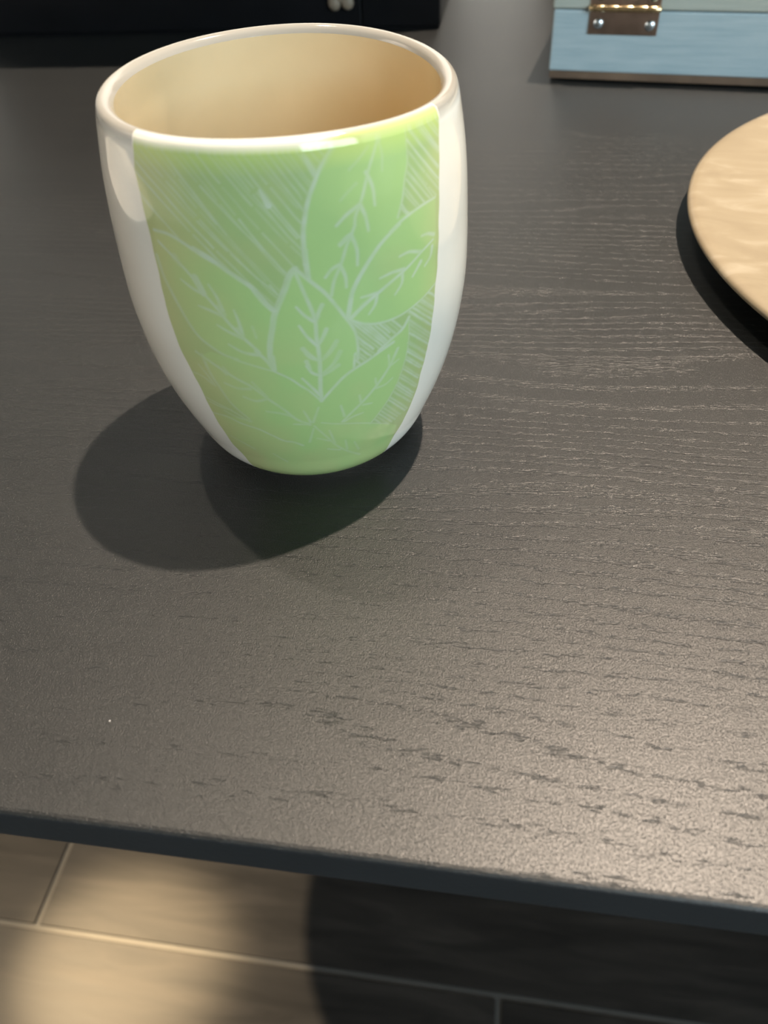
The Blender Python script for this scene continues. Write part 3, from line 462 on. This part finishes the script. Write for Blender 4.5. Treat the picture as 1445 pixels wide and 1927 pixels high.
for _ in range(2):                                   # soften leaf borders a little
    lf = (lf + np.roll(lf, 1, 0) + np.roll(lf, -1, 0) + np.roll(lf, 1, 1) + np.roll(lf, -1, 1))/5
col = C_hatch + (C_leaf - C_hatch)*lf[..., None]
u01 = (T - l0[:, None])/(r0 - l0)[:, None]
thin = np.clip(1.0 - u01/0.42, 0, 1)**1.3*0.9 + np.clip(1 - S/0.33, 0, 1)*0.45 + (nz - 0.5)*0.5   # thinner, yellower glaze to the left and towards the foot
thin = np.clip(np.maximum(thin, np.clip(1 - (1-u01)/0.10, 0, 1)*0.5), 0, 1)
col = col + (C_yel - col)*(thin*0.75)[..., None]
col = col + (C_line - col)*line[..., None]
rimy = np.clip((S - 0.945)/0.035, 0, 1)
col = col + (np.array([0.55, 0.68, 0.17]) - col)*(rimy*0.45*(1 - 0.5*line))[..., None]
e1 = np.clip(((T - l0[:, None])*4.1 + 0.012)/0.024, 0, 1); e2 = np.clip(((r0[:, None] - T)*4.1 + 0.012)/0.024, 0, 1)
cov = e1*e2
col = C_white + (col - C_white)*cov[..., None]
P = mug_pt(T, S, -0.008)
# the pigment runs a little way on to the lip, further on the right
Pl = [mug_pt(T[-1], np.full(NC, a), b - 0.008, d) for a, b, d in zip(lip_s, lip_i, lip_d)]
cl = []
for k in range(4):
    keep = np.clip(np.clip((u01[-1] - 0.55)/0.1, 0, 1)*1.6 - 0.45*k, 0, 1)*cov[-1]
    if k == 0: keep = np.maximum(keep, 0.25*cov[-1])
    cl.append(C_white + (np.array([0.44, 0.50, 0.20]) - C_white)*keep[:, None])
P = np.concatenate([P, np.array(Pl)]); col = np.concatenate([col, np.array(cl)])
me = grid_mesh('leaf_panel', P, False)
at = me.color_attributes.new('pigment', 'FLOAT_COLOR', 'POINT')
at.data.foreach_set('color', np.concatenate([col, np.ones(col.shape[:2] + (1,))], -1).astype(np.float32).ravel())
panel = obj('leaf_panel', me, M_green, mug)
panel['label'] = 'pale green panel of carved leaves and hatching'

# ------------------------------------------------------------------ plates
def plate(x, y, label, rz, m=None):
    t = thing('plate', label, 'plate', W(x, y, 0), rz, None)
    prof_ = [(0, 0.62), (6, 0.64), (11, 0.74), (13.2, 0.95), (14.5, 1.17), (14.85, 1.21), (15.05, 1.19), (15.17, 1.10), (15.17, 0.99), (15.05, 0.88), (14.8, 0.80),
             (13.5, 0.55), (11.0, 0.28), (9.5, 0.16), (9.3, 0.02), (9.0, 0.0), (8.6, 0.02), (8.4, 0.15), (0, 0.15)]
    obj('dish', lathe(prof_, 192), m or M_plate, t, True)
    return t
plate(29.0, 6.05, 'cream round plate cut off by the right side, in front of the blue chest', 0.0)
plate(-38.0, 9.5, 'unseen white round plate added left of the mug for the reflection in its glaze', 1.2, M_white)  # added out of view to give the mug's left side a pale reflection

# ------------------------------------------------------------------ blue wooden chest
BA = math.radians(-19.383)
chest = thing('wooden_chest', 'pale blue painted wooden chest with a brass hinge and brown base', 'chest', W(12.81, 29.10, 0), BA)
CW, CD = 26.0, 17.0
obj('base_board', box(0.03, CW - 0.03, 0.06, CD, 0.10, 0.5, 0.04), M_wood, chest)
obj('box_body', box(-0.02, CW, 0.0, CD, 0.5, 3.46, 0.10, 2), M_blue, chest)
obj('lid', box(-0.08, CW + 0.06, -0.02, CD + 0.05, 3.50, 4.7, 0.10, 2), M_lid, chest)
for (fx, fy) in ((1.2, 1.6), (CW - 1.2, 1.6), (1.2, CD - 1.6), (CW - 1.2, CD - 1.6)):
    obj('foot', lathe([(0, 0), (0.6, 0), (0.65, 0.03), (0.65, 0.11), (0, 0.11)], 20), M_steel, chest, True).location = (fx*CM, fy*CM, 0)  # small feet added to leave a dark gap under the base
hinge = bpy.data.objects.new('hinge', None); hinge.empty_display_size = 0.01; link(hinge, chest)
hinge['label'] = 'brass butt hinge with two screws'
HZ, HX0, HX1 = 3.60, 1.83, 5.50
k = (HX1 - HX0)/5
hb = []
pr = [(0.0, HX0), (0.10, HX0), (0.155, HX0 + 0.05)]
for j in range(1, 5):
    pr += [(0.165, HX0 + k*j - 0.03), (0.155, HX0 + k*j), (0.165, HX0 + k*j + 0.03)]
pr += [(0.155, HX1 - 0.05), (0.10, HX1), (0.0, HX1)]
bb = lathe(pr, 20, 'X')
for v in bb.verts: v.co += Vector((0, -0.19*CM, HZ*CM))
obj('barrel', bb, M_brass, hinge, True)
obj('hinge_leaf', box(HX0 + 0.05, HX1 - 0.06, -0.085, 0.0, 2.36, HZ, 0.02, 1), M_leaf, hinge)
obj('hinge_leaf', box(HX0 + 0.05, HX1 - 0.06, -0.105, -0.02, HZ, 4.55, 0.02, 1), M_leaf, hinge)
def screw(x, z):
    bm = bmesh.new(); n = 16
    pr = [(0.0, -0.11), (0.12, -0.10), (0.21, -0.06), (0.27, -0.005), (0.27, 0.02)]
    b = lathe([(r, zz) for r, zz in pr], 16)
    for v in b.verts:
        c = v.co.copy(); v.co = Vector((c.x + x*CM, c.z - 0.09*CM, c.y + z*CM))
    s = obj('screw', b, M_screw, hinge, True)
    bm.free()
screw(2.38, 2.87); screw(5.03, 2.83); screw(2.38, 4.18); screw(5.03, 4.15)

# ------------------------------------------------------------------ black display cabinet
CA = math.atan2(-5.641, 31.068)
cabi = thing('display_cabinet', 'low black display cabinet with two doors behind the mug', 'cabinet', W(7.85, 40.55, 0), CA)
XL = -33.4
obj('plinth', box(XL + 0.1, -0.1, 0.25, 19.8, 0.0, 0.22, 0.03, 1), M_black, cabi)
obj('carcass', box(XL, 0, 0.5, 20, 0.22, 12.0, 0.06, 2), M_black, cabi)
SEAM = -5.22
d1 = obj('door', box(XL + 0.02, SEAM - 0.05, 0.0, 0.48, 0.24, 11.95, 0.06, 2), M_black, cabi)
d2 = obj('door', box(SEAM + 0.05, -0.02, 0.0, 0.48, 0.24, 11.95, 0.06, 2), M_black, cabi)
obj('added_overhang', box(XL + 0.6, 0.2, -5.8, 20.3, 12.0, 13.4, 0.15, 2), M_black, cabi)  # unseen overhang, added to shade the table before the doors
# second, taller cabinet: unseen, added behind the chest to darken the table's reflection
tall = thing('display_cabinet', 'unseen tall black cabinet added behind the blue chest to mirror dark in the table', 'cabinet', W(17.5, 55.0, 0), CA)
obj('plinth', box(0.2, 44.8, 0.3, 17.8, 0.0, 1.0, 0.05, 1), M_black, tall)
obj('carcass', box(0, 45, 0.5, 18, 1.0, 34.0, 0.1, 2), M_black, tall)
obj('door', box(0.05, 22.45, 0.0, 0.48, 1.1, 33.9, 0.06, 2), M_black, tall)
obj('door', box(22.55, 44.95, 0.0, 0.48, 1.1, 33.9, 0.06, 2), M_black, tall)
# beige four-lobed knob on the left door
kn = bmesh.new()
for (dx, dz, sx, sz) in ((-0.42, -0.30, 0.42, 0.46), (0.46, -0.28, 0.42, 0.44), (-0.46, 0.45, 0.44, 0.46), (0.46, 0.45, 0.44, 0.46), (0, 0.08, 0.36, 0.40)):
    r = bmesh.ops.create_uvsphere(kn, u_segments=20, v_segments=12, radius=1.0)
    for v in r['verts']:
        v.co = Vector(((v.co.x*sx + dx - 6.55)*CM, (v.co.y*0.26 - 0.2)*CM, (v.co.z*sz + dz + 2.02)*CM))
obj('knob', kn, M_knob, d1, True)
